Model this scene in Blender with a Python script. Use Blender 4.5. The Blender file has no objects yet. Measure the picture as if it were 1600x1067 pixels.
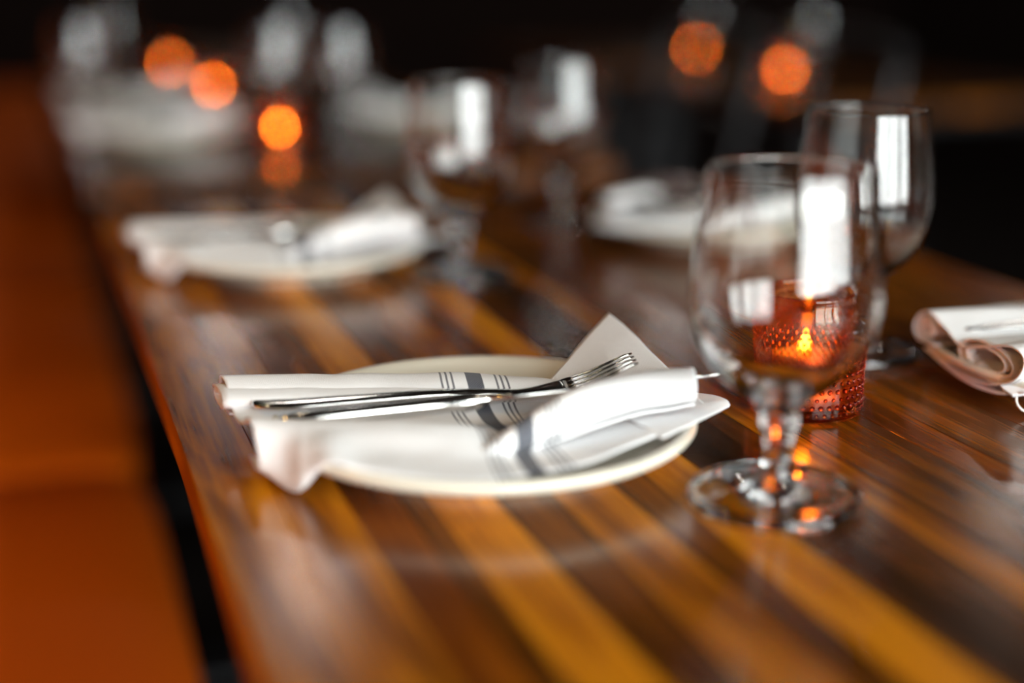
import bpy, bmesh, math, random
from mathutils import Vector, Matrix, noise
random.seed(7)
PI = math.pi
scene = bpy.context.scene
C = scene.collection

# ------------------------------------------------------------------ camera
TZ = 0.75                                    # table top height
YAW = math.radians(18.6814); PITCH = math.radians(14.774)
cam_data = bpy.data.cameras.new('camera'); cam = bpy.data.objects.new('camera', cam_data); C.objects.link(cam)
cam.location = (-0.05623, 0.0, TZ + 0.235)
cam.rotation_euler = (PI / 2 - PITCH, 0, -YAW)
cam_data.sensor_width = 36; cam_data.lens = 50; cam_data.clip_start = 0.01
cam_data.dof.use_dof = True; cam_data.dof.focus_distance = 0.742; cam_data.dof.aperture_fstop = 1.4
scene.camera = cam

# ------------------------------------------------------------------ world, light, exposure
w = bpy.data.worlds.new('overcast_sky'); scene.world = w; w.use_nodes = True
bg = w.node_tree.nodes['Background']; bg.inputs[0].default_value = (0.93, 0.98, 0.96, 1); bg.inputs[1].default_value = 18.0
scene.view_settings.view_transform = 'Standard'; scene.view_settings.look = 'None'
scene.view_settings.exposure = 0.0; scene.view_settings.gamma = 1.0; scene.view_settings.use_curve_mapping = False
scene.cycles.use_denoising = True
scene.cycles.max_bounces = 14; scene.cycles.transmission_bounces = 12; scene.cycles.glossy_bounces = 6
scene.cycles.diffuse_bounces = 4; scene.cycles.transparent_max_bounces = 16
scene.cycles.caustics_reflective = True; scene.cycles.caustics_refractive = True
scene.cycles.blur_glossy = 0.4; scene.cycles.sample_clamp_indirect = 12.0

RX0, RX1, RY0, RY1, RZ = -0.95, 5.2, -2.6, 8.0, 3.2     # room
WINS = [(-0.45, 0.80), (0.86, 1.95), (2.30, 3.40)]; WZ0, WZ1 = 0.42, 2.45   # shop-front window openings in the wall behind the camera
for a, b in WINS:                                       # daylight portals in the window openings
    L = bpy.data.lights.new('window_daylight', 'AREA'); L.shape = 'RECTANGLE'; L.size = b - a; L.size_y = WZ1 - WZ0
    L.energy = 1; L.cycles.is_portal = True
    lo = bpy.data.objects.new('window_daylight', L); C.objects.link(lo)
    lo.location = ((a + b) / 2, RY0 - 0.02, (WZ0 + WZ1) / 2); lo.rotation_euler = (PI / 2, 0, 0)
def lamp(name, loc, color, energy, radius):
    L = bpy.data.lights.new(name, 'POINT'); L.color = color; L.energy = energy; L.shadow_soft_size = radius
    o = bpy.data.objects.new(name, L); C.objects.link(o); o.location = loc
    return o
lamp('wall_lamp_light', (-0.80, 0.75, 1.55), (1.0, 0.56, 0.14), 8.0, 0.05)
lamp('overhead_fill_light', (0.9, -0.3, 2.9), (1.0, 0.86, 0.68), 30.0, 0.05)  # added fill without a fixture, puts more warm light on the table wood
lamp('overhead_fill_light', (-0.2, 1.9, 2.9), (1.0, 0.78, 0.5), 5.0, 0.05)  # weak extra light, added overhead for sparkles in the goblets

# ------------------------------------------------------------------ materials
def new_mat(name):
    m = bpy.data.materials.new(name); m.use_nodes = True
    nt = m.node_tree
    return m, nt, nt.nodes['Principled BSDF'], nt.links
def simple(name, col, rough=0.5, metal=0.0, bump=None, coat=0.0, spec=None):
    m, nt, p, ln = new_mat(name)
    p.inputs['Base Color'].default_value = (*col, 1); p.inputs['Roughness'].default_value = rough
    p.inputs['Metallic'].default_value = metal; p.inputs['Coat Weight'].default_value = coat
    if spec is not None: p.inputs['Specular IOR Level'].default_value = spec
    if bump:
        tc = nt.nodes.new('ShaderNodeTexCoord'); n = nt.nodes.new('ShaderNodeTexNoise'); b = nt.nodes.new('ShaderNodeBump')
        n.inputs['Scale'].default_value = bump[0]; b.inputs['Strength'].default_value = bump[1]; b.inputs['Distance'].default_value = bump[2]
        ln.new(tc.outputs['Object'], n.inputs['Vector']); ln.new(n.outputs['Fac'], b.inputs['Height']); ln.new(b.outputs['Normal'], p.inputs['Normal'])
    return m
def wood(name, dark, mid, light, seed, rough=0.19):
    m, nt, p, ln = new_mat(name)
    tc = nt.nodes.new('ShaderNodeTexCoord')
    mp = nt.nodes.new('ShaderNodeMapping'); mp.inputs['Scale'].default_value = (24, 3.2, 24); mp.inputs['Location'].default_value = (seed * 3.1, seed * 1.7, 0)
    n = nt.nodes.new('ShaderNodeTexNoise'); n.inputs['Scale'].default_value = 1.6; n.inputs['Detail'].default_value = 5; n.inputs['Distortion'].default_value = 0.9
    mp2 = nt.nodes.new('ShaderNodeMapping'); mp2.inputs['Scale'].default_value = (420, 9, 420)
    n2 = nt.nodes.new('ShaderNodeTexNoise'); n2.inputs['Scale'].default_value = 1.0; n2.inputs['Detail'].default_value = 4
    mix = nt.nodes.new('ShaderNodeMath'); mix.operation = 'MULTIPLY_ADD'; mix.inputs[1].default_value = 0.45; 
    sub = nt.nodes.new('ShaderNodeMath'); sub.operation = 'SUBTRACT'; sub.inputs[1].default_value = 0.225
    r = nt.nodes.new('ShaderNodeValToRGB')
    e = r.color_ramp.elements; e[0].position = 0.30; e[0].color = (*dark, 1); e[1].position = 0.74; e[1].color = (*light, 1)
    k = e.new(0.50); k.color = (*mid, 1)
    ln.new(tc.outputs['Object'], mp.inputs['Vector']); ln.new(mp.outputs['Vector'], n.inputs['Vector'])
    ln.new(tc.outputs['Object'], mp2.inputs['Vector']); ln.new(mp2.outputs['Vector'], n2.inputs['Vector'])
    ln.new(n2.outputs['Fac'], mix.inputs[0]); ln.new(n.outputs['Fac'], sub.inputs[0]); ln.new(sub.outputs[0], mix.inputs[2])
    ln.new(mix.outputs[0], r.inputs['Fac']); ln.new(r.outputs['Color'], p.inputs['Base Color'])
    b = nt.nodes.new('ShaderNodeBump'); b.inputs['Strength'].default_value = 0.08; b.inputs['Distance'].default_value = 0.0002
    p.inputs['Specular IOR Level'].default_value = 0.36
    ln.new(n2.outputs['Fac'], b.inputs['Height']); ln.new(b.outputs['Normal'], p.inputs['Normal'])
    # fine wear in the gloss
    n3 = nt.nodes.new('ShaderNodeTexNoise'); n3.inputs['Scale'].default_value = 38; n3.inputs['Detail'].default_value = 6
    mr = nt.nodes.new('ShaderNodeMapRange'); mr.inputs['To Min'].default_value = rough - 0.05; mr.inputs['To Max'].default_value = rough + 0.06
    ln.new(tc.outputs['Object'], n3.inputs['Vector']); ln.new(n3.outputs['Fac'], mr.inputs['Value']); ln.new(mr.outputs['Result'], p.inputs['Roughness'])
    return m
W = {
 'amber': wood('amber_wood', (0.30, 0.085, 0.003), (0.64, 0.225, 0.006), (0.86, 0.35, 0.012), 1),
 'honey': wood('honey_wood', (0.11, 0.027, 0.001), (0.36, 0.110, 0.002), (0.66, 0.235, 0.005), 2),
 'rust':  wood('rust_wood',  (0.055, 0.012, 0.001), (0.17, 0.040, 0.002), (0.36, 0.10, 0.004), 3),
 'brown': wood('brown_wood', (0.035, 0.010, 0.001), (0.115, 0.033, 0.002), (0.30, 0.090, 0.004), 4),
 'dark':  wood('dark_wood',  (0.018, 0.006, 0.001), (0.055, 0.018, 0.002), (0.17, 0.050, 0.004), 5)}
dark_frame_wood = simple('underside_wood', (0.03, 0.012, 0.005), 0.6)
ceramic = simple('cream_ceramic', (0.80, 0.76, 0.64), 0.22, coat=0.3)
steel = simple('polished_steel', (0.80, 0.79, 0.77), 0.13, 1.0)
black_metal = simple('black_metal', (0.02, 0.02, 0.022), 0.35, 0.6)
leather = simple('orange_leather', (0.60, 0.10, 0.001), 0.6, bump=(260, 0.25, 0.0006), spec=0.12)
seat_leather = simple('brown_leather', (0.16, 0.035, 0.006), 0.5, bump=(200, 0.2, 0.0006))
floor_m = simple('dark_floorboards', (0.006, 0.003, 0.002), 0.6, spec=0.1)
wall_m = simple('dark_plaster', (0.007, 0.003, 0.002), 0.9, spec=0.1)
ceil_m = simple('dark_ceiling_paint', (0.010, 0.007, 0.006), 0.9, spec=0.1)
trim_m = simple('dark_window_frame', (0.03, 0.028, 0.026), 0.5)
wax = simple('candle_wax', (0.85, 0.60, 0.35), 0.5)
wax.node_tree.nodes['Principled BSDF'].inputs['Subsurface Weight'].default_value = 0.3
wax.node_tree.nodes['Principled BSDF'].inputs['Subsurface Radius'].default_value = (0.01, 0.005, 0.002)
wick_m = simple('burnt_wick', (0.02, 0.015, 0.01), 0.9)
tin = simple('candle_tin', (0.7, 0.6, 0.5), 0.35, 1.0)
def emit(name, col, s):
    m = bpy.data.materials.new(name); m.use_nodes = True; nt = m.node_tree
    nt.nodes.remove(nt.nodes['Principled BSDF'])
    e = nt.nodes.new('ShaderNodeEmission'); e.inputs[0].default_value = (*col, 1); e.inputs[1].default_value = s
    nt.links.new(e.outputs[0], nt.nodes['Material Output'].inputs['Surface'])
    return m
flame_m = emit('flame', (1.0, 0.56, 0.13), 130.0)
lamp_m = emit('lamp_diffuser', (1.0, 0.93, 0.86), 36.0)
def glass(name, col, rough=0.0, ior=1.5):
    m, nt, p, ln = new_mat(name)
    p.inputs['Base Color'].default_value = (*col, 1); p.inputs['Transmission Weight'].default_value = 1
    p.inputs['Roughness'].default_value = rough; p.inputs['IOR'].default_value = ior
    return m
clear_glass = glass('clear_glass', (0.985, 0.99, 0.985))
amber_glass = glass('amber_glass', (1.0, 0.52, 0.17), 0.0)
nt = amber_glass.node_tree; p = nt.nodes['Principled BSDF']
tr = nt.nodes.new('ShaderNodeBsdfTransparent'); tr.inputs[0].default_value = (1.0, 0.46, 0.13, 1)
mx = nt.nodes.new('ShaderNodeMixShader'); mx.inputs[0].default_value = 0.4
nt.links.new(p.outputs[0], mx.inputs[1]); nt.links.new(tr.outputs[0], mx.inputs[2]); nt.links.new(mx.outputs[0], nt.nodes['Material Output'].inputs['Surface'])

# striped kitchen-towel cloth: u of the UV map runs along the roll in metres / 1, v across it
m, nt, p, ln = new_mat('striped_linen'); linen = m
uv = nt.nodes.new('ShaderNodeUVMap'); uv.uv_map = 'UVMap'
sp = nt.nodes.new('ShaderNodeSeparateXYZ'); ln.new(uv.outputs[0], sp.inputs[0])
ab = nt.nodes.new('ShaderNodeMath'); ab.operation = 'ABSOLUTE'; ln.new(sp.outputs['X'], ab.inputs[0])
dv = nt.nodes.new('ShaderNodeMath'); dv.operation = 'MULTIPLY'; dv.inputs[1].default_value = 50.0; ln.new(ab.outputs[0], dv.inputs[0])
cr = nt.nodes.new('ShaderNodeValToRGB'); cr.color_ramp.interpolation = 'LINEAR'
el = cr.color_ramp.elements; el[0].position = 0; el[0].color = (1, 1, 1, 1); el[1].position = 1; el[1].color = (0, 0, 0, 1)
for pos, v in [(0.205, 1), (0.22, 0)] + [q for c in (0.575, 0.715, 0.855) for q in ((c - 0.032, 0), (c - 0.022, 0.9), (c + 0.022, 0.9), (c + 0.032, 0))]:
    k = el.new(pos); k.color = (v, v, v, 1)
ln.new(dv.outputs[0], cr.inputs['Fac'])
sm = nt.nodes.new('ShaderNodeMath'); sm.operation = 'ADD'; ln.new(sp.outputs['X'], sm.inputs[0]); ln.new(sp.outputs['Y'], sm.inputs[1])
tw = nt.nodes.new('ShaderNodeMath'); tw.operation = 'MULTIPLY'; tw.inputs[1].default_value = 2 * PI / 0.0011; ln.new(sm.outputs[0], tw.inputs[0])
sn = nt.nodes.new('ShaderNodeMath'); sn.operation = 'SINE'; ln.new(tw.outputs[0], sn.inputs[0])
mr = nt.nodes.new('ShaderNodeMapRange'); mr.inputs['From Min'].default_value = 0.2; mr.inputs['From Max'].default_value = 1; mr.inputs['To Min'].default_value = 1; mr.inputs['To Max'].default_value = 0.6
ln.new(sn.outputs[0], mr.inputs['Value'])
mu = nt.nodes.new('ShaderNodeMath'); mu.operation = 'MULTIPLY'; ln.new(cr.outputs['Color'], mu.inputs[0]); ln.new(mr.outputs['Result'], mu.inputs[1])
mc = nt.nodes.new('ShaderNodeMixRGB'); mc.inputs[1].default_value = (0.84, 0.84, 0.85, 1); mc.inputs[2].default_value = (0.022, 0.028, 0.05, 1)
ln.new(mu.outputs[0], mc.inputs[0]); ln.new(mc.outputs[0], p.inputs['Base Color'])
p.inputs['Roughness'].default_value = 0.85; p.inputs['Specular IOR Level'].default_value = 0.15
p.inputs['Sheen Weight'].default_value = 0.15
def weave(sock):
    a = nt.nodes.new('ShaderNodeMath'); a.operation = 'MULTIPLY'; a.inputs[1].default_value = 2 * PI / 0.0008; ln.new(sock, a.inputs[0])
    b = nt.nodes.new('ShaderNodeMath'); b.operation = 'SINE'; ln.new(a.outputs[0], b.inputs[0]); return b.outputs[0]
wv = nt.nodes.new('ShaderNodeMath'); wv.operation = 'ADD'; ln.new(weave(sp.outputs['X']), wv.inputs[0]); ln.new(weave(sp.outputs['Y']), wv.inputs[1])
tc = nt.nodes.new('ShaderNodeTexCoord'); cn = nt.nodes.new('ShaderNodeTexNoise'); cn.inputs['Scale'].default_value = 90; cn.inputs['Detail'].default_value = 3
ln.new(tc.outputs['Object'], cn.inputs['Vector'])
b1 = nt.nodes.new('ShaderNodeBump'); b1.inputs['Strength'].default_value = 0.25; b1.inputs['Distance'].default_value = 0.0002; ln.new(wv.outputs[0], b1.inputs['Height'])
b2 = nt.nodes.new('ShaderNodeBump'); b2.inputs['Strength'].default_value = 0.35; b2.inputs['Distance'].default_value = 0.0015; ln.new(cn.outputs['Fac'], b2.inputs['Height'])
ln.new(b1.outputs['Normal'], b2.inputs['Normal']); ln.new(b2.outputs['Normal'], p.inputs['Normal'])

# ------------------------------------------------------------------ helpers
def link_mesh(name, bm, mat, parent=None, smooth=True, loc=None):
    me = bpy.data.meshes.new(name); bm.to_mesh(me); bm.free()
    if mat: me.materials.append(mat)
    if smooth:
        for f in me.polygons: f.use_smooth = True
    o = bpy.data.objects.new(name, me); C.objects.link(o)
    if parent: o.parent = parent
    if loc: o.location = loc
    return o
def tag(o, label=None, cat=None, group=None, kind=None):
    if label: o['label'] = label
    if cat: o['category'] = cat
    if group: o['group'] = group
    if kind: o['kind'] = kind
    return o
def thing(name, label, cat, loc=(0, 0, 0), rz=0, group=None):
    o = bpy.data.objects.new(name, None); C.objects.link(o); o.location = loc; o.rotation_euler = (0, 0, rz)
    o.empty_display_size = 0.05
    return tag(o, label, cat, group)
def kids(o): return [c for c in C.objects if c.parent == o]
def copy_tree(o, parent=None):
    c = o.copy(); C.objects.link(c); c.parent = parent
    for ch in kids(o): copy_tree(ch, c)
    return c
def box(bm, x0, x1, y0, y1, z0, z1, bev=0.0, seg=2):
    r = bmesh.ops.create_cube(bm, size=1)
    vs = r['verts']
    for v in vs:
        v.co = Vector(((x0 + x1) / 2 + v.co.x * (x1 - x0), (y0 + y1) / 2 + v.co.y * (y1 - y0), (z0 + z1) / 2 + v.co.z * (z1 - z0)))
    if bev:
        es = list({e for v in vs for e in v.link_edges})
        bmesh.ops.bevel(bm, geom=es, offset=bev, segments=seg, profile=0.5, affect='EDGES')
def lathe(bm, prof, n=72, close=False):
    rings = []
    for r, z in prof:
        if r < 1e-6: rings.append([bm.verts.new((0, 0, z))])
        else: rings.append([bm.verts.new((r * math.cos(2 * PI * i / n), r * math.sin(2 * PI * i / n), z)) for i in range(n)])
    for A, B in zip(rings, rings[1:]):
        for i in range(n):
            j = (i + 1) % n
            if len(A) == 1 and len(B) == 1: continue
            if len(A) == 1: bm.faces.new((A[0], B[j], B[i]))
            elif len(B) == 1: bm.faces.new((A[i], A[j], B[0]))
            else: bm.faces.new((A[i], A[j], B[j], B[i]))
def crs(P, t):                                # Catmull-Rom through tuples, t in 0..len-1
    n = len(P) - 1; i = min(int(t), n - 1); f = t - i
    p0 = P[max(i - 1, 0)]; p1 = P[i]; p2 = P[i + 1]; p3 = P[min(i + 2, n)]
    return tuple(0.5 * ((2 * b) + (-a + c) * f + (2 * a - 5 * b + 4 * c - d) * f * f + (-a + 3 * b - 3 * c + d) * f ** 3) for a, b, c, d in zip(p0, p1, p2, p3))
def smooth_prof(P, k=4): return [crs(P, i / k) for i in range((len(P) - 1) * k + 1)]
def grid_mesh(bm, pts, uvs, uvl):
    V = [[bm.verts.new(p) for p in row] for row in pts]
    for i in range(len(V) - 1):
        for j in range(len(V[0]) - 1):
            f = bm.faces.new((V[i][j], V[i + 1][j], V[i + 1][j + 1], V[i][j + 1]))
            for lp, (a, b) in zip(f.loops, ((i, j), (i + 1, j), (i + 1, j + 1), (i, j + 1))): lp[uvl].uv = uvs[a][b]
def tube(bm, pts, rad, n=8):
    rings = []
    for i, p in enumerate(pts):
        p = Vector(p); q = Vector(pts[min(i + 1, len(pts) - 1)]) - Vector(pts[max(i - 1, 0)]); q.normalize()
        a = q.orthogonal().normalized() if i == 0 else (rings_ref - q * rings_ref.dot(q)).normalized()
        rings_ref = a; b = q.cross(a); r = rad[i] if isinstance(rad, (list, tuple)) else rad
        rings.append([bm.verts.new(p + (a * math.cos(2 * PI * k / n) + b * math.sin(2 * PI * k / n)) * r) for k in range(n)])
    for A, B in zip(rings, rings[1:]):
        for k in range(n): bm.faces.new((A[k], A[(k + 1) % n], B[(k + 1) % n], B[k]))
    bm.faces.new(rings[0][::-1]); bm.faces.new(rings[-1])

# ------------------------------------------------------------------ room shell
def struct(name, boxes, mat, parent=None, bev=0):
    bm = bmesh.new()
    for b in boxes: box(bm, *b, bev=bev)
    o = link_mesh(name, bm, mat, parent, smooth=False)
    if not parent: o['kind'] = 'structure'
    return o
struct('floor', [(RX0 - 0.1, RX1 + 0.1, RY0 - 0.1, RY1 + 0.1, -0.1, 0)], floor_m)
struct('ceiling', [(RX0 - 0.1, RX1 + 0.1, RY0 - 0.1, RY1 + 0.1, RZ, RZ + 0.1)], ceil_m)
struct('wall_left', [(RX0 - 0.1, RX0, RY0, RY1, 0, RZ)], wall_m)
struct('wall_right', [(RX1, RX1 + 0.1, RY0, RY1, 0, RZ)], wall_m)
struct('wall_back', [(RX0 - 0.1, RX1 + 0.1, RY1, RY1 + 0.1, 0, RZ)], wall_m)
xs = [RX0 - 0.1] + [v for a in WINS for v in a] + [RX1 + 0.1]
pieces = [(xs[i], xs[i + 1], RY0 - 0.1, RY0, 0, RZ) for i in range(0, len(xs), 2)] + [(a, b, RY0 - 0.1, RY0, 0, WZ0) for a, b in WINS] + [(a, b, RY0 - 0.1, RY0, WZ1, RZ) for a, b in WINS]
struct('wall_front', pieces, wall_m)
for i, (a, b) in enumerate(WINS):
    t = 0.03
    struct('window_%d' % (i + 1), [(a, a + t, RY0 - 0.09, RY0 - 0.03, WZ0, WZ1), (b - t, b, RY0 - 0.09, RY0 - 0.03, WZ0, WZ1),
        (a + t, b - t, RY0 - 0.09, RY0 - 0.03, WZ0, WZ0 + t), (a + t, b - t, RY0 - 0.09, RY0 - 0.03, WZ1 - t, WZ1)], trim_m)

# ceiling lights that the polished table mirrors
def make_lamp():
    o = thing('pendant_lamp', 'round white pendant lamp hanging from the dark ceiling', 'lamp')
    bm = bmesh.new(); lathe(bm, [(0.0, 0.02), (0.03, 0.018), (0.12, -0.05), (0.125, -0.05), (0.035, 0.03), (0, 0.03)], 40); link_mesh('lamp_shade', bm, black_metal, o)
    bm = bmesh.new(); lathe(bm, [(0, -0.075)] + [(0.1 * math.sin(a), -0.045 - 0.03 * math.cos(a)) for a in (0.3, 0.6, 0.9, 1.2, 1.57)] + [(0, -0.045)], 32); link_mesh('diffuser', bm, lamp_m, o)
    bm = bmesh.new(); tube(bm, [(0, 0, 0.03), (0, 0, RZ - 2.7)], 0.003); link_mesh('cord', bm, black_metal, o)
    return o
lamps = [(0.786, 4.86), (0.833, 9.38), (3.96, 9.16), (3.95, 4.87)]

# ------------------------------------------------------------------ tables
planks1 = [(0.0, 0.034, 'honey'), (0.034, 0.063, 'honey'), (0.063, 0.086, 'rust'), (0.086, 0.098, 'brown'), (0.098, 0.128, 'amber'), (0.128, 0.155, 'brown'),
           (0.155, 0.186, 'honey'), (0.186, 0.206, 'brown'), (0.206, 0.234, 'amber'), (0.234, 0.286, 'dark'), (0.286, 0.305, 'honey'),
           (0.305, 0.354, 'brown'), (0.354, 0.378, 'rust'), (0.378, 0.425, 'brown'), (0.425, 0.455, 'rust'), (0.455, 0.500, 'brown'), (0.500, 0.545, 'brown'),
           (0.545, 0.590, 'brown'), (0.590, 0.640, 'rust')]
def make_table(name, label, x0, y0, y1, planks, thick=0.021):
    o = thing(name, label, 'table', (x0, y0, 0))
    L = y1 - y0; Wd = planks[-1][1]
    for a, b, k in planks:
        bm = bmesh.new(); g = 0.0001
        box(bm, 0, b - a - 2 * g, 0, L, 0, thick, bev=0.0003, seg=1)
        if a == 0 or b == Wd:      # rounded outer edge
            sx = 0 if a == 0 else (b - a - 2 * g)
            es = [e for e in bm.edges if all(abs(v.co.x - sx) < 0.0007 for v in e.verts) and all(v.co.z > thick - 0.002 for v in e.verts) and abs(e.verts[0].co.y - e.verts[1].co.y) > 0.1]
            if es: bmesh.ops.bevel(bm, geom=es[-1:], offset=0.006, segments=4, profile=0.5, affect='EDGES')
        pl = link_mesh('plank', bm, W[k], o, smooth=False, loc=(a + g, 0, TZ - thick + random.uniform(-0.00008, 0)))
    bm = bmesh.new(); box(bm, 0.08, Wd - 0.08, 0.10, L - 0.10, TZ - thick - 0.03, TZ - thick - 0.0005, bev=0.003); link_mesh('support_rail', bm, black_metal, o, smooth=False)
    for sy in (0.25, L - 0.25):
        bm = bmesh.new(); box(bm, Wd / 2 - 0.035, Wd / 2 + 0.035, sy - 0.035, sy + 0.035, 0.012, TZ - thick - 0.031, bev=0.004); link_mesh('leg', bm, black_metal, o, smooth=False)
        bm = bmesh.new(); box(bm, Wd / 2 - 0.25, Wd / 2 + 0.25, sy - 0.045, sy + 0.045, 0.0, 0.0115, bev=0.002); link_mesh('foot_plate', bm, black_metal, o, smooth=False)
    return o
def dull(pl, seed):
    rnd = random.Random(seed); return [(a, b, rnd.choice(['dark', 'dark', 'dark', 'brown'] if seed > 2 else ['dark', 'dark', 'brown'])) for a, b, k in pl]
make_table('dining_table', 'long polished table of amber and dark brown planks, nearest the camera', 0.004, 0.24, 1.46, planks1)
make_table('dining_table', 'dark plank table just beyond the end of the near table', 0, 1.65, 2.87, dull(planks1, 1))
make_table('dining_table', 'dark plank table third along the orange bench, farthest from the camera', 0, 3.06, 4.28, dull(planks1, 2))
make_table('dining_table', 'dark table across the aisle with one lit candle, the nearer of two', 1.25, 2.20, 3.02, dull(planks1, 3))
make_table('dining_table', 'dark table across the aisle at the back, with two lit candles', 1.25, 3.28, 4.20, dull(planks1, 4))

# ------------------------------------------------------------------ banquette
o = thing('banquette', 'orange leather bench running along the left side of the tables', 'bench', (0, 0, 0))
def cushion(x0, x1, y0, y1, z0, z1, name='seat_cushion', r=0.035):
    bm = bmesh.new(); box(bm, x0, x1, y0, y1, z0, z1)
    bmesh.ops.subdivide_edges(bm, edges=bm.edges[:], cuts=10, use_grid_fill=True)
    cx, cy, cz = (x0 + x1) / 2, (y0 + y1) / 2, (z0 + z1) / 2
    hx, hy, hz = (x1 - x0) / 2, (y1 - y0) / 2, (z1 - z0) / 2
    for v in bm.verts:
        d = v.co - Vector((cx, cy, cz)); q = Vector((max(-hx + r, min(hx - r, d.x)), max(-hy + r, min(hy - r, d.y)), max(-hz + r, min(hz - r, d.z))))
        e = d - q
        if e.length > 1e-6: d = q + e.normalized() * r
        puff = (1 - (d.x / hx) ** 2) * (1 - (d.y / hy) ** 2)
        if d.z > 0: d.z += 0.012 * puff
        v.co = Vector((cx, cy, cz)) + d
    ob = link_mesh(name, bm, leather, o); s = ob.modifiers.new('smooth', 'SUBSURF'); s.levels = 1; s.render_levels = 1
    return ob
for k in range(6):
    y0 = 0.19 - 1.37 + k * 1.37
    cushion(-0.52, 0.040, y0 + 0.003, y0 + 1.367, 0.33, 0.458)
    cushion(-0.66, -0.525, y0 + 0.003, y0 + 1.367, 0.40, 0.98, 'back_cushion')
bm = bmesh.new(); box(bm, -0.66, 0.0, -1.18, 7.04, 0.0, 0.325, bev=0.004); link_mesh('bench_base', bm, black_metal, o, smooth=False)

# ------------------------------------------------------------------ plates
def make_plate(loc, label):
    P = [(0, 0.0045), (0.055, 0.0045), (0.062, 0.001), (0.066, 0.0), (0.069, 0.001), (0.072, 0.005), (0.088, 0.0095), (0.100, 0.0128), (0.1045, 0.0148), (0.1062, 0.0172),
         (0.1055, 0.0192), (0.1035, 0.0200), (0.1005, 0.0192), (0.096, 0.0165), (0.088, 0.0132), (0.074, 0.0100), (0.060, 0.0085), (0.03, 0.0078), (0, 0.0078)]
    bm = bmesh.new(); lathe(bm, smooth_prof(P[1:-1], 3), 96)
    # close centre
    bmesh.ops.holes_fill(bm, edges=[e for e in bm.edges if e.is_boundary], sides=0)
    ob = link_mesh('plate', bm, ceramic, None, loc=loc)
    return tag(ob, label, 'plate')
# ------------------------------------------------------------------ napkins
def oval_roll(cv, ch, a, b, turns, phase, n):
    out = []
    for i in range(n):
        t = i / (n - 1); k = 1 - 0.55 * t; th = phase + 2 * PI * turns * t
        out.append((cv + a * k * math.cos(th), ch + b * k * math.sin(th)))
    return out
OFF = [0.0, -0.003, -0.005, -0.004, -0.003, 0.000, 0.004, 0.008, 0.010, 0.012, 0.014, 0.017, 0.02, 0.02]
def make_napkin(bm, stations, rolls, patches, shear=0.0, seed=1, NU=84, NV=110, mm=0.001):
    uvl = bm.loops.layers.uv.new('UVMap')
    us = [s[0] for s in stations]; K = len(stations[0][1])
    def wob(p, a=0.0010):
        q = Vector(p); nv = noise.noise_vector(Vector((q.x * 16 + seed * 7, q.y * 26, q.z * 26))); n2 = noise.noise_vector(Vector((q.x * 55 + seed * 3, q.y * 70, q.z * 70)))
        return q + nv * a + n2 * a * 0.35
    pts, uvs = [], []
    for i in range(NU):
        s = i / (NU - 1) * (len(us) - 1)
        u = crs([(x,) for x in us], s)[0]
        keys = [crs([st[1][k] for st in stations], s) for k in range(K)]
        row, ruv, arc, prev = [], [], 0, None
        for j in range(NV):
            t = j / (NV - 1) * (K - 1); v, h = crs(keys, t)
            off = crs([(x,) for x in OFF], t / (K - 1) * (len(OFF) - 1))[0]
            uu = u + shear * v * max(0, min(1, (-u - 88) / 30))
            p = wob((uu * mm, v * mm, h * mm)); 
            if prev: arc += (p - prev).length
            prev = p; row.append(p); ruv.append((u * mm - off, arc))
        pts.append(row); uvs.append(ruv)
    grid_mesh(bm, pts, uvs, uvl)
    for r in rolls:           # (u0,u1, [(u,cv,ch,a,b)...], turns, phase)
        u0, u1, st, turns, ph, roff = r
        pts, uvs = [], []
        for i in range(40):
            s = i / 39; u = u0 + (u1 - u0) * s; q = s * (len(st) - 1); cv, ch, a, b = crs(st, q)
            ring = oval_roll(cv, ch, a, b, turns, ph, int(34 * turns) + 10); row = []; ruv = []
            for j, (v, h) in enumerate(ring):
                uu = u + shear * v * max(0, min(1, (-u - 88) / 30))
                row.append(wob((uu * mm, v * mm, h * mm), 0.0006)); ruv.append((u * mm - roff, j * 0.0017))
            pts.append(row); uvs.append(ruv)
        grid_mesh(bm, pts, uvs, uvl)
    for pat in patches:       # control grid of (u,v,h), uv offset
        G, off = pat; R, Q = len(G), len(G[0]); n1, n2 = 8 * (R - 1) + 1, 8 * (Q - 1) + 1
        pts, uvs = [], []
        for i in range(n1):
            s = i / 8; keys = [crs([G[a][b] for a in range(R)], s) for b in range(Q)]
            row = [wob(tuple(c * mm for c in crs(keys, j / 8)), 0.0008) for j in range(n2)]
            pts.append(row); uvs.append([(p.x - off, p.y) for p in row])
        grid_mesh(bm, pts, uvs, uvl)
def finish_napkin(bm, label, loc, rz, th=0.0013):
    ob = link_mesh('napkin', bm, linen, None, loc=loc); ob.rotation_euler = (0, 0, rz)
    s = ob.modifiers.new('cloth_thickness', 'SOLIDIFY'); s.thickness = th; s.offset = 0
    return tag(ob, label, 'napkin')
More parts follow.
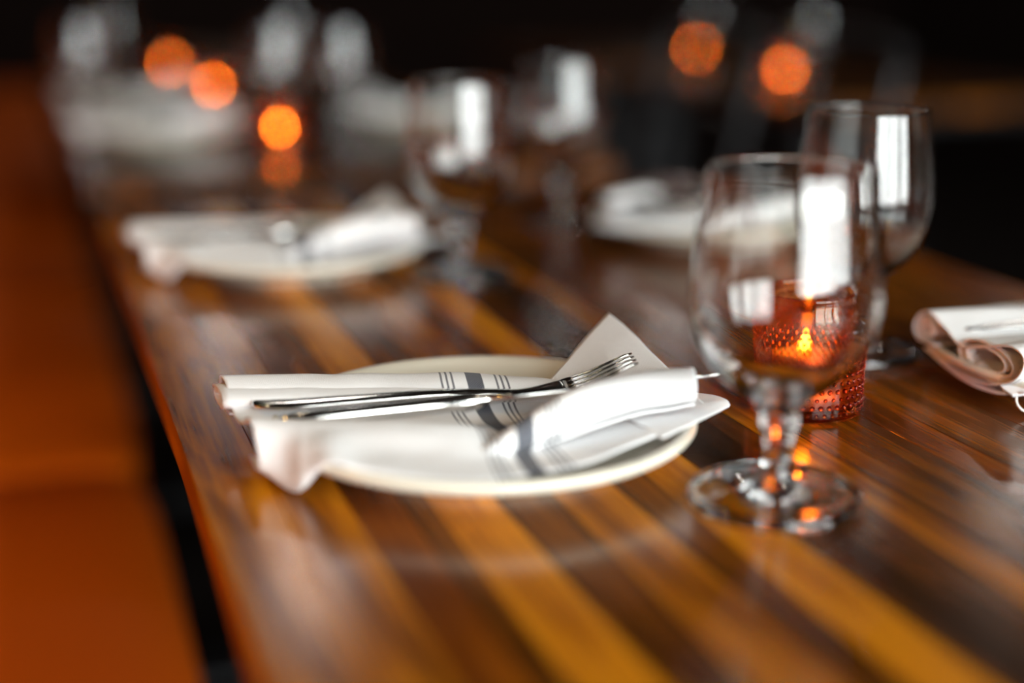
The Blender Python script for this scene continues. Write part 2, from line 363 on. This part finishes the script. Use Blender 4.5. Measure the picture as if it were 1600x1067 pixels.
ST = [
 (-122, [(18,17),(36,17),(43,24),(37,31),(24,29),(12,22),(-2,20),(-14,22),(-27,28),(-37,26),(-42,21),(-46,13),(-41,9),(-28,10)]),
 (-104, [(18,17),(36,17),(42,24),(36,31),(22,29),(11,21),(-3,19),(-16,22),(-30,28),(-41,26.5),(-49,20),(-56,9),(-52,2.5),(-38,4)]),
 (-88,  [(18,17),(36,17),(42,24),(36,31),(22,29),(11,21),(-3,19),(-17,22),(-33,28),(-45,27),(-57,23),(-66,14),(-63,6),(-52,7)]),
 (-75,  [(18,16),(36,17),(41,24),(35,31),(21,29),(11,20),(-3,18),(-18,22),(-35,28),(-48,27.5),(-62,26),(-76,22.5),(-68,21),(-52,20)]),
 (-60,  [(18,16),(36,17),(41,24),(35,31),(21,29),(11,20),(-3,18),(-18,21),(-36,28),(-49,27),(-64,23),(-82,20.5),(-68,18),(-40,17)]),
 (-40,  [(18,15),(35,16),(40,23),(34,30),(20,28),(11,19),(-3,17),(-19,20),(-38,28),(-52,27),(-68,22),(-91,19.5),(-72,16),(-30,14)]),
 (-12,  [(18,14),(34,16),(38,23),(33,30),(20,28),(11,18),(-3,15),(-20,18),(-42,26),(-57,25),(-73,21),(-95,18),(-76,15),(-30,13)]),
 (12,   [(18,14),(34,16),(38,22),(32,28),(20,27),(11,17),(-3,14),(-20,15),(-40,17),(-54,18),(-70,17.5),(-88,17),(-70,14),(-30,12)]),
 (38,   [(18,14),(31,15),(35,20),(30,26),(20,25),(10,17),(-4,14),(-20,15),(-36,16),(-48,17),(-62,18),(-79,18),(-62,15),(-25,12)]),
 (60,   [(12,15),(20,15),(23,17),(20,20),(15,20),(8,17),(-3,16),(-14,17),(-26,18),(-38,18),(-50,19),(-64,20),(-48,17),(-18,15)]),
 (86,   [(8,18),(12,18),(14,19),(12,21),(9,21),(5,20),(-3,20),(-11,20),(-18,20),(-26,21),(-34,21),(-42,21),(-30,19),(-12,19)]),
 (110,  [(6,20),(9,20),(10,21),(9,22),(7,22),(4,22),(0,22),(-4,22),(-8,22),(-11,22),(-14,22),(-17,21.5),(-14,20.5),(-8,20)])]
ROLL = [(-126, 40, [(24,24,15.5,4.6),(24,23.5,15,4.5),(22,21,10,3)], 2.2, 0.4, 0.0),
        (-118, -70, [(-27,19,10,6),(-33,19,12,7)], 2.0, 2.2, 0.0),
        (-6, 102, [(-64,20,5,3),(-58,23,7.5,6.5),(-50,27,10,9),(-42,30,11.5,11),(-35,32.5,12,11.5),(-29,34,12,11),(-24,35,11.5,10.5),(-20,35,11,10.5),(-17.5,35.5,10,9.5)], 2.3, 4.2, 0.014)]
FLAP = ([[(36,34,23),(50,53,31),(64,71,39),(78,88,47)],
         [(46,22,21),(60,38,28),(73,53,35),(87,66,41)],
         [(50,4,19),(68,18,23),(82,31,28),(95,44,34)],
         [(56,-10,18),(76,-4,20),(92,8,23),(103,22,28)]], 0.2)
UNDER = ([[(60,5,19),(68,-20,20.5),(76,-44,21),(80,-54,21)],
          [(82,10,20),(88,-12,21),(95,-28,21.5),(98,-34,21)],
          [(98,14,21),(106,2,21.5),(112,-10,22),(114,-17,21)],
          [(112,18,20),(120,10,21),(124,2,21),(124,-4,20)]], 0.3)
NA = math.radians(-13)
def setting(loc, rz, seed, plate_label, napkin_label, fork_label, knife_label, mats=None):
    make_plate((loc[0], loc[1], TZ + 0.0002), plate_label)
    bm = bmesh.new(); make_napkin(bm, ST, ROLL, [FLAP, UNDER], shear=-0.30, seed=seed)
    finish_napkin(bm, napkin_label, (loc[0], loc[1], TZ), rz + NA)
    M = Matrix.Translation((loc[0], loc[1], TZ)) @ Matrix.Rotation(rz + NA, 4, 'Z')
    f = make_fork(fork_label); f.matrix_world = M @ Matrix.Translation((-0.115, 0.0095, 0.0245)) @ Matrix.Rotation(math.radians(-0.5), 4, 'Z')
    k = make_knife(knife_label); k.matrix_world = M @ Matrix.Translation((-0.101, -0.0215, 0.0240)) @ Matrix.Rotation(math.radians(3.2), 4, 'Z') @ Matrix.Rotation(math.radians(-3.7), 4, 'Y') @ Matrix.Rotation(math.radians(-20), 4, 'X')
def strip(bm, st, n=12, mirror=None):
    """loft of flat super-elliptic sections: (x, y_centre, half_width, z, half_thickness)"""
    rings = []
    for x, yc, hw, z, ht in st:
        rings.append([bm.verts.new((x, yc + hw * math.copysign(abs(math.cos(a)) ** 0.6, math.cos(a)), z + ht * math.copysign(abs(math.sin(a)) ** 0.8, math.sin(a)))) for a in [2 * PI * i / n for i in range(n)]])
    for A, B in zip(rings, rings[1:]):
        for k in range(n): bm.faces.new((A[k], A[(k + 1) % n], B[(k + 1) % n], B[k]))
    bm.faces.new(rings[0][::-1]); bm.faces.new(rings[-1])
def fork_z(x):          # side curve of the fork (x metres from the handle end)
    return crs([(0.000,), (0.0002,), (0.0008,), (0.0016,), (0.0024,), (0.0028,), (0.002,), (0.003,), (0.009,), (0.0185,)], min(x, 0.1925) / 0.1925 * 9)[0]
def make_fork(label):
    o = thing('fork', label, 'fork')
    st = [(0.0, 0, .003), (0.0015, 0, .0065), (0.004, 0, .0088), (0.010, 0, .0104), (0.018, 0, .0108), (0.03, 0, .0098), (0.05, 0, .0076), (0.07, 0, .0058), (0.09, 0, .0044), (0.11, 0, .0035), (0.125, 0, .0034),
          (0.133, 0, .0045), (0.140, 0, .0078), (0.147, 0, .0108), (0.154, 0, .0122), (0.158, 0, .0124)]
    bm = bmesh.new(); strip(bm, [(x, y, hw, fork_z(x), 0.0016 if x < 0.13 else 0.0010) for x, y, hw in st], 16); link_mesh('handle', bm, steel, o)
    for k in range(4):
        y0 = (-1.5 + k) * 0.0064
        bm = bmesh.new()
        strip(bm, [(0.1575 - 0.002, y0, .0030, fork_z(.1555), .0009), (0.162, y0, .0022, fork_z(.162), .0010), (0.170, y0 * 1.0, .0018, fork_z(.170), .0010), (0.180, y0 * 0.99, .0016, fork_z(.18), .0010), (0.188, y0 * 0.97, .0013, fork_z(.188), .0009), (0.1925, y0 * 0.96, .0006, fork_z(.1925), .0005)], 10)
        link_mesh('tine', bm, steel, o)
    return o
def make_knife(label):
    o = thing('table_knife', label, 'knife')
    st = [(0, 0, .003, 0, .001), (0.002, 0, .006, 0, .0028), (0.008, 0, .0078, 0, .0036), (0.02, 0, .0080, 0, .0040), (0.045, 0, .0070, 0, .0040), (0.07, 0, .0062, 0, .0039), (0.083, 0, .0060, 0, .0040), (0.091, 0, .0072, 0, .0047), (0.096, 0, .0070, 0, .0043), (0.101, 0, .0058, 0, .0028), (0.105, 0, .0060, 0, .0020)]
    bm = bmesh.new(); strip(bm, st, 16); link_mesh('handle', bm, steel, o)
    st = [(0.103, 0, .0062, 0, .0019), (0.115, -0.0006, .0074, 0, .0018), (0.14, -0.0006, .0080, 0, .0017), (0.17, 0, .0080, 0, .0015), (0.20, 0.001, .0072, 0, .0012), (0.215, 0.002, .0062, 0, .0008), (0.224, 0.0038, .0040, 0, .0007), (0.229, 0.0052, .0015, 0, .0004)]
    bm = bmesh.new(); strip(bm, st, 12); link_mesh('blade', bm, steel, o)
    return o
def place_setting(x, y, seed, where, rz=0.0):
    setting((x, y), rz, seed, 'round cream plate ' + where[0], 'white napkin with dark stripes folded ' + where[1], 'steel fork lying in the folded napkin ' + where[2], 'steel knife lying in the folded napkin ' + where[2])
place_setting(0.148, 0.648, 1, ('under the napkin nearest the camera', 'around cutlery on the nearest plate', 'on the nearest plate'))
place_setting(0.137, 1.128, 2, ('behind, second along the table\'s left edge', 'on the blurred plate behind the nearest one, left edge', 'on the second plate along the left edge'))
place_setting(0.120, 2.045, 3, ('far left, first on the second table', 'on the far left plate of the second table', 'on the first left plate of the second table'))
place_setting(0.120, 2.54, 4, ('at the far left end of the second table', 'on the farthest left plate of the second table', 'on the farthest left plate, second table'))
place_setting(0.515, 2.190, 6, ('on the right side of the second table', 'on the right plate of the second table', 'on the right plate of the second table'), PI + 2 * -NA)
place_setting(0.517, 1.140, 5, ('behind the front goblet, at the right table edge', 'on the plate seen through the front goblet bowl', 'on the plate seen behind the front goblet'), PI + 2 * -NA)

# right-hand setting, its open rolled end towards the candle holder
make_plate((0.537, 0.650, TZ + 0.0002), 'round cream plate cut by the right edge of the picture')
ST2 = [
 (-124, [(30,20),(48,20),(54,27),(49,35),(39,38),(22,33),(4,27),(-18,33),(-40,38),(-52,33),(-44,20),(-20,12),(10,10),(34,15)]),
 (-90,  [(30,19),(48,19),(54,27),(49,35),(38,38),(22,32),(4,26),(-18,33),(-41,40),(-54,35),(-46,22),(-20,14),(10,11),(34,16)]),
 (-40,  [(30,16),(48,17),(53,25),(48,33),(36,36),(20,29),(4,24),(-20,33),(-42,40),(-54,36),(-48,22),(-20,15),(10,13),(34,15)]),
 (40,   [(30,14),(46,16),(50,23),(44,31),(34,33),(20,26),(0,22),(-20,30),(-40,38),(-52,32),(-46,22),(-20,16),(10,13),(30,14)]),
 (105,  [(30,20),(44,20),(48,25),(44,31),(34,32),(20,27),(0,24),(-18,30),(-36,36),(-46,30),(-40,23),(-20,20),(10,19),(30,20)])]
ROLL2 = [(-123, 60, [(42,28.5,8.5,6.2),(40,27,9,6.5),(38,24,8,6)], 2.3, 0.3, 0.0),
         (-122, 60, [(-18,24.5,30,11.5),(-18,25,30,12),(-18,24,28,9)], 2.4, 2.9, 0.0)]
bm = bmesh.new(); make_napkin(bm, ST2, ROLL2, [([[(-124,40,16),(-124,0,8),(-122,-30,9),(-118,-48,14)], [(-80,40,16),(-80,0,11),(-78,-30,13),(-74,-50,18)], [(-20,40,15),(-20,0,13),(-18,-30,15),(-16,-50,20)]], 0.2)], seed=9)
# small hemmed corner tab that hangs at the front
finish_napkin(bm, 'white rolled napkin end with layered folds, at the right edge of the picture', (0.558, 0.648, TZ), math.radians(-2))
nap = C.objects[-1]
bm = bmesh.new(); tube(bm, [crs([(-0.116,-0.040,0.013),(-0.119,-0.043,0.008),(-0.118,-0.047,0.004),(-0.112,-0.050,0.0025),(-0.104,-0.049,0.004),(-0.099,-0.046,0.0055)], i / 5) for i in range(26)], [0.0007] * 18 + [0.0005, 0.0004, 0.0003, 0.0002, 0.0002, 0.0001, 0.0001, 0.0001], 6)
t = link_mesh('loose_thread', bm, simple('white_thread', (0.8, 0.78, 0.76), 0.9), nap)
bm = bmesh.new(); uvl = bm.loops.layers.uv.new('UVMap')
G = [[(-121,-27,16),(-122,-34,12.5),(-121,-42,10.5)], [(-112,-30,19),(-113,-39,16),(-112,-47,13)], [(-100,-32,22),(-101,-43,20),(-100,-50,17)]]
pts = []; uvs = []
for i in range(17):
    keys = [crs([G[a][b] for a in range(3)], i / 8) for b in range(3)]
    row = [Vector(crs(keys, j / 8)) * 0.001 for j in range(17)]; pts.append(row); uvs.append([(0.3, q.y) for q in row])
grid_mesh(bm, pts, uvs, uvl); hb = link_mesh('hem_corner', bm, linen, nap); s = hb.modifiers.new('cloth_thickness', 'SOLIDIFY'); s.thickness = 0.002; s.offset = 0
f = make_fork('steel fork lying in the rolled napkin at the right picture edge'); f.matrix_world = Matrix.Translation((0.558, 0.648, TZ)) @ Matrix.Rotation(math.radians(-2), 4, 'Z') @ Matrix.Translation((0.140, 0.004, 0.028)) @ Matrix.Rotation(PI - math.radians(2), 4, 'Z')
k = make_knife('steel knife lying in the rolled napkin at the right picture edge'); k.matrix_world = Matrix.Translation((0.558, 0.648, TZ)) @ Matrix.Rotation(math.radians(-2), 4, 'Z') @ Matrix.Translation((0.116, 0.018, 0.0325)) @ Matrix.Rotation(PI - math.radians(1), 4, 'Z')

# ------------------------------------------------------------------ goblets
def mmp(P): return [(a * 0.001, b * 0.001) for a, b in P]
FOOT = [(0,2.2),(20,2.0),(34,1.0),(38,0.1),(39.4,0.2),(40.3,0.9),(40.2,2.6),(39.7,4.4),(38.6,5.6),(36.5,6.0),(33,5.5),(28,5.0),(21,5.4),(15,6.4),(10.5,9.0),(8.0,12.5),(7.0,16)]
STEM = [(7.0,16),(6.5,20),(6.5,25),(7.0,29),(8.0,33),(8.9,36.5),(9.1,39.5),(8.8,42)]
BOWL = [(8.8,42),(9.8,44.5),(13,47.8),(19,52),(27,58.5),(34,67),(38.7,77),(41.0,87),(41.7,96),(41.3,108),(39.9,122),(37.8,138),(36.0,150.5),(35.9,151.6),(35.5,152.1),(35.0,151.6),(35.0,150.5),(36.8,138),(38.9,122),(40.2,108),(40.6,96),(39.8,87.5),(37.3,78),(32.6,69),(25.5,61),(17,55.3),(8,52.6),(0,52)]
def glass_part(name, P, parent, k=3, n=80):
    bm = bmesh.new(); q = smooth_prof(mmp(P), k); q = [(max(0, r), z) for r, z in q]
    if P[0][0] == 0: q[0] = (0, q[0][1])
    if P[-1][0] == 0: q[-1] = (0, q[-1][1])
    lathe(bm, q, n); bmesh.ops.recalc_face_normals(bm, faces=bm.faces[:])
    # outward normals: test one face against the axis for open pieces
    return link_mesh(name, bm, clear_glass, parent)
goblet = thing('goblet', 'clear stemmed water goblet in front of the amber candle holder', 'glass', (0.2515, 0.537, TZ + 0.0003))
foot = glass_part('foot', FOOT, goblet); stem = glass_part('stem', STEM, goblet); bowl = glass_part('bowl', BOWL, goblet)
for ob in (foot, stem, bowl):     # keep every face pointing out of the glass
    bm = bmesh.new(); bm.from_mesh(ob.data); bm.faces.ensure_lookup_table(); bm.normal_update()
    zt = {'foot': 0.001, 'stem': 0.025, 'bowl': 0.10}[ob.name.split('.')[0]]
    best = max(bm.faces, key=lambda fc: (fc.calc_center_median().xy.length if abs(fc.calc_center_median().z - zt) < 0.006 else -1))
    c = best.calc_center_median()
    if best.normal.x * c.x + best.normal.y * c.y < 0: bmesh.ops.reverse_faces(bm, faces=bm.faces[:])
    bm.to_mesh(ob.data); bm.free()
    for fpoly in ob.data.polygons: fpoly.use_smooth = True
gob = [((0.424, 0.749), 'clear stemmed goblet behind and right of the candle holder', None),
       ((0.2544, 1.044), 'clear goblet beside the right end of the second left napkin', None),
       ((0.415, 1.245), 'blurred clear goblet left of the far right napkin on the near table', None),
       ((0.285, 2.07), 'blurred goblet on the second table just behind its brightest candle', None),
       ((0.378, 2.05), 'blurred goblet on the second table, right of its brightest candle', None),
       ((0.03, 2.33), 'far goblet at the left back of the second table', None),
       ((0.41, 2.66), 'far goblet at the right back of the second table', None),
       ((0.14, 3.40), 'faint goblet on the third table along the bench', None),
       ((1.36, 2.42), 'faint goblet on the nearer table across the aisle', None),
       ((1.72, 3.60), 'faint goblet beside a candle on the far table across the aisle', None)]
for (x, y), lab, _ in gob:
    g = copy_tree(goblet); g.location = (x, y, TZ + 0.0003); g['label'] = lab; g.rotation_euler.z = random.uniform(0, 6)
for g in [ob for ob in C.objects if ob.name.startswith('goblet')]: g['group'] = 'stemmed water goblets on the tables'

# ------------------------------------------------------------------ votives
VO = [(0,1.5),(18,1.5),(24,0.6),(27.5,0.1),(29.6,0.9),(30.4,3),(30.5,10),(30.4,30),(30.2,45),(29.6,50.5),(28.2,54.5),(27.4,57),(27.2,60),(27.0,61.8),(26.3,62.6),(25.5,62.0),(25.2,60),(25.3,57),(26.2,54),(27.3,50),(27.7,45),(28.0,30),(28.0,9),(26.5,6.6),(20,6),(0,6)]
def make_votive():
    o = thing('candle_holder', 'amber hobnail glass candle holder behind the front goblet', 'candle holder')
    VZ = 1.05
    bm = bmesh.new(); q = smooth_prof([(a, b * VZ) for a, b in mmp(VO)], 3); q[0] = (0, q[0][1]); q[-1] = (0, q[-1][1]); q = [(max(r, 0), z) for r, z in q]
    lathe(bm, q, 96); bmesh.ops.recalc_face_normals(bm, faces=bm.faces[:]); link_mesh('glass_cup', bm, amber_glass, o)
    bm = bmesh.new(); NC = 42
    for row in range(11):
        z = 0.0050 + row * 0.00430; R = 0.0304
        for i in range(NC):
            th = 2 * PI * (i + 0.5 * (row % 2)) / NC; r = 0.00155 if row % 2 else 0.0012
            c = Vector((R * math.cos(th), R * math.sin(th), z)); nrm = Vector((math.cos(th), math.sin(th), 0)); tg = Vector((-math.sin(th), math.cos(th), 0)); up = Vector((0, 0, 1))
            rings = []
            for a in (0.0, 0.5, 1.0):
                rr = r * math.cos(a * PI / 2 * 0.8); d = r * 0.85 * math.sin(a * PI / 2 * 0.8)
                rings.append([bm.verts.new(c + nrm * (d - 0.0001) + (tg * math.cos(k * PI / 4) + up * math.sin(k * PI / 4)) * rr) for k in range(8)])
            tip = bm.verts.new(c + nrm * r * 0.9)
            for A, B in zip(rings, rings[1:]):
                for k in range(8): bm.faces.new((A[k], A[(k + 1) % 8], B[(k + 1) % 8], B[k]))
            for k in range(8): bm.faces.new((rings[-1][k], rings[-1][(k + 1) % 8], tip))
            bm.faces.new(rings[0][::-1])
    bmesh.ops.recalc_face_normals(bm, faces=bm.faces[:])
    h = link_mesh('hobnail', bm, amber_glass, o); h['kind'] = 'stuff'
    return o
def make_candle():
    o = thing('tealight_candle', 'small lit candle inside the amber holder near the front goblet', 'candle')
    bm = bmesh.new(); lathe(bm, mmp([(0,0),(19,0),(19.3,0.4),(19.3,13),(18.9,13),(18.9,0.6),(0,0.6)]), 48); link_mesh('tin_cup', bm, tin, o)
    bm = bmesh.new(); lathe(bm, mmp([(0,0.8),(18.7,0.8),(18.8,11),(17.5,11.6),(14,10.9),(5,10.4),(0,10.3)]), 48); link_mesh('wax', bm, wax, o)
    bm = bmesh.new(); tube(bm, [(0,0,.010),(0.0002,0,.014),(0.0008,0,.0175)], .0006, 6); link_mesh('wick', bm, wick_m, o)
    bm = bmesh.new(); lathe(bm, [(0, .0155)] + mmp(smooth_prof([(1.4,16.0),(2.7,17.8),(3.2,20),(2.6,23),(1.3,26),(0.5,28)], 2)) + [(0, .029)], 16); link_mesh('flame', bm, flame_m, o)
    return o
votive = make_votive(); candle = make_candle()
vs = [((0.3345, 0.6550), 'amber hobnail glass candle holder behind the front goblet', 'lit candle inside the sharp amber holder behind the front goblet'),
      ((0.261, 1.905), 'amber candle holder at the front of the second table', 'brightest blurred candle, at the front of the second table'),
      ((0.2666, 2.642), 'blurred amber candle holder at the back of the second table', 'blurred candle at the back of the second table'),
      ((0.2514, 3.275), 'blurred amber candle holder on the third table by the bench', 'blurred candle on the third table by the bench'),
      ((1.44, 2.655), 'amber candle holder on the nearer table across the aisle', 'candle on the nearer table across the aisle'),
      ((1.62, 3.447), 'amber candle holder on the left of the far table across the aisle', 'candle on the left of the far table across the aisle'),
      ((1.80, 3.40), 'dim amber candle holder on the right of the far table across the aisle', 'dim candle on the right of the far table across the aisle')]
for i, ((x, y), l1, l2) in enumerate(vs):
    v = votive if i == 0 else copy_tree(votive); c = candle if i == 0 else copy_tree(candle)
    v.location = (x, y, TZ + 0.0003); c.location = (x, y, TZ + 0.0068); v.rotation_euler.z = i * 0.7 + 0.05
    v['label'] = l1; c['label'] = l2; v['group'] = 'amber candle holders on the tables'; c['group'] = 'lit candles in the amber holders'
lamp('candle_light', (0.3345, 0.6550, TZ + 0.031), (1.0, 0.52, 0.15), 0.7, 0.003)

# ------------------------------------------------------------------ chairs and ceiling lamps
def make_chair():
    o = thing('dining_chair', 'dark metal chair with a brown leather seat at the near table', 'chair')
    bm = bmesh.new(); box(bm, -0.21, 0.21, -0.21, 0.21, 0.435, 0.475, bev=0.015, seg=3); link_mesh('seat', bm, seat_leather, o)
    for sx in (-1, 1):
        for sy in (-1, 1):
            bm = bmesh.new()
            if sx < 0: tube(bm, [(-0.23, sy * .20, 0), (-0.19, sy * .19, 0.43)], .011)
            else: tube(bm, [crs([(0.25, sy * .20, 0), (0.205, sy * .195, 0.44), (0.225, sy * .19, 0.65), (0.275, sy * .18, 0.86)], i / 4) for i in range(13)], .012)
            link_mesh('leg', bm, black_metal, o)
    bm = bmesh.new(); tube(bm, [crs([(0.275, -.18, 0.86), (0.30, -.09, 0.875), (0.30, .09, 0.875), (0.275, .18, 0.86)], i / 4) for i in range(13)], .012); link_mesh('top_rail', bm, black_metal, o)
    bm = bmesh.new(); tube(bm, [crs([(0.235, -.185, 0.70), (0.262, -.09, 0.71), (0.262, .09, 0.71), (0.235, .185, 0.70)], i / 4) for i in range(13)], .009); link_mesh('back_rail', bm, black_metal, o)
    return o
chair = make_chair()
for i, (x, y, rz, lab) in enumerate([(0.97, 1.22, 0.12, 'dark chair at the far right end of the near table'),
        (0.90, 0.60, -0.04, 'dark chair at the right side of the near table, outside the picture edge'),
        (0.92, 2.05, 0.1, 'dark chair on the right side of the second table, nearer one'),
        (0.93, 2.52, 0.0, 'dark chair on the right side of the second table, farther one')]):
    c = chair if i == 0 else copy_tree(chair); c.location = (x, y, 0); c.rotation_euler.z = rz; c['label'] = lab; c['group'] = 'dark metal dining chairs'
lp = make_lamp()
for i, (x, y) in enumerate([(0.786, 4.86), (0.80, 7.3), (3.4, 7.3), (3.95, 4.87)]):
    c = lp if i == 0 else copy_tree(lp); c.location = (x, y, 2.75 if y < 6 else 2.4); c['group'] = 'pendant lamps over the room'
    c['label'] = ['pendant lamp over the far end of the bench tables', 'pendant lamp by the back wall on the left', 'pendant lamp by the back wall on the right', 'pendant lamp over the aisle on the right'][i]
GROUPS = {'plate': 'cream plates at the place settings', 'napkin': 'striped white napkins at the place settings', 'fork': 'steel forks in the napkins',
          'knife': 'steel knives in the napkins', 'table': 'plank tables of the room'}
for ob in C.objects:
    if ob.get('category') in GROUPS: ob['group'] = GROUPS[ob['category']]
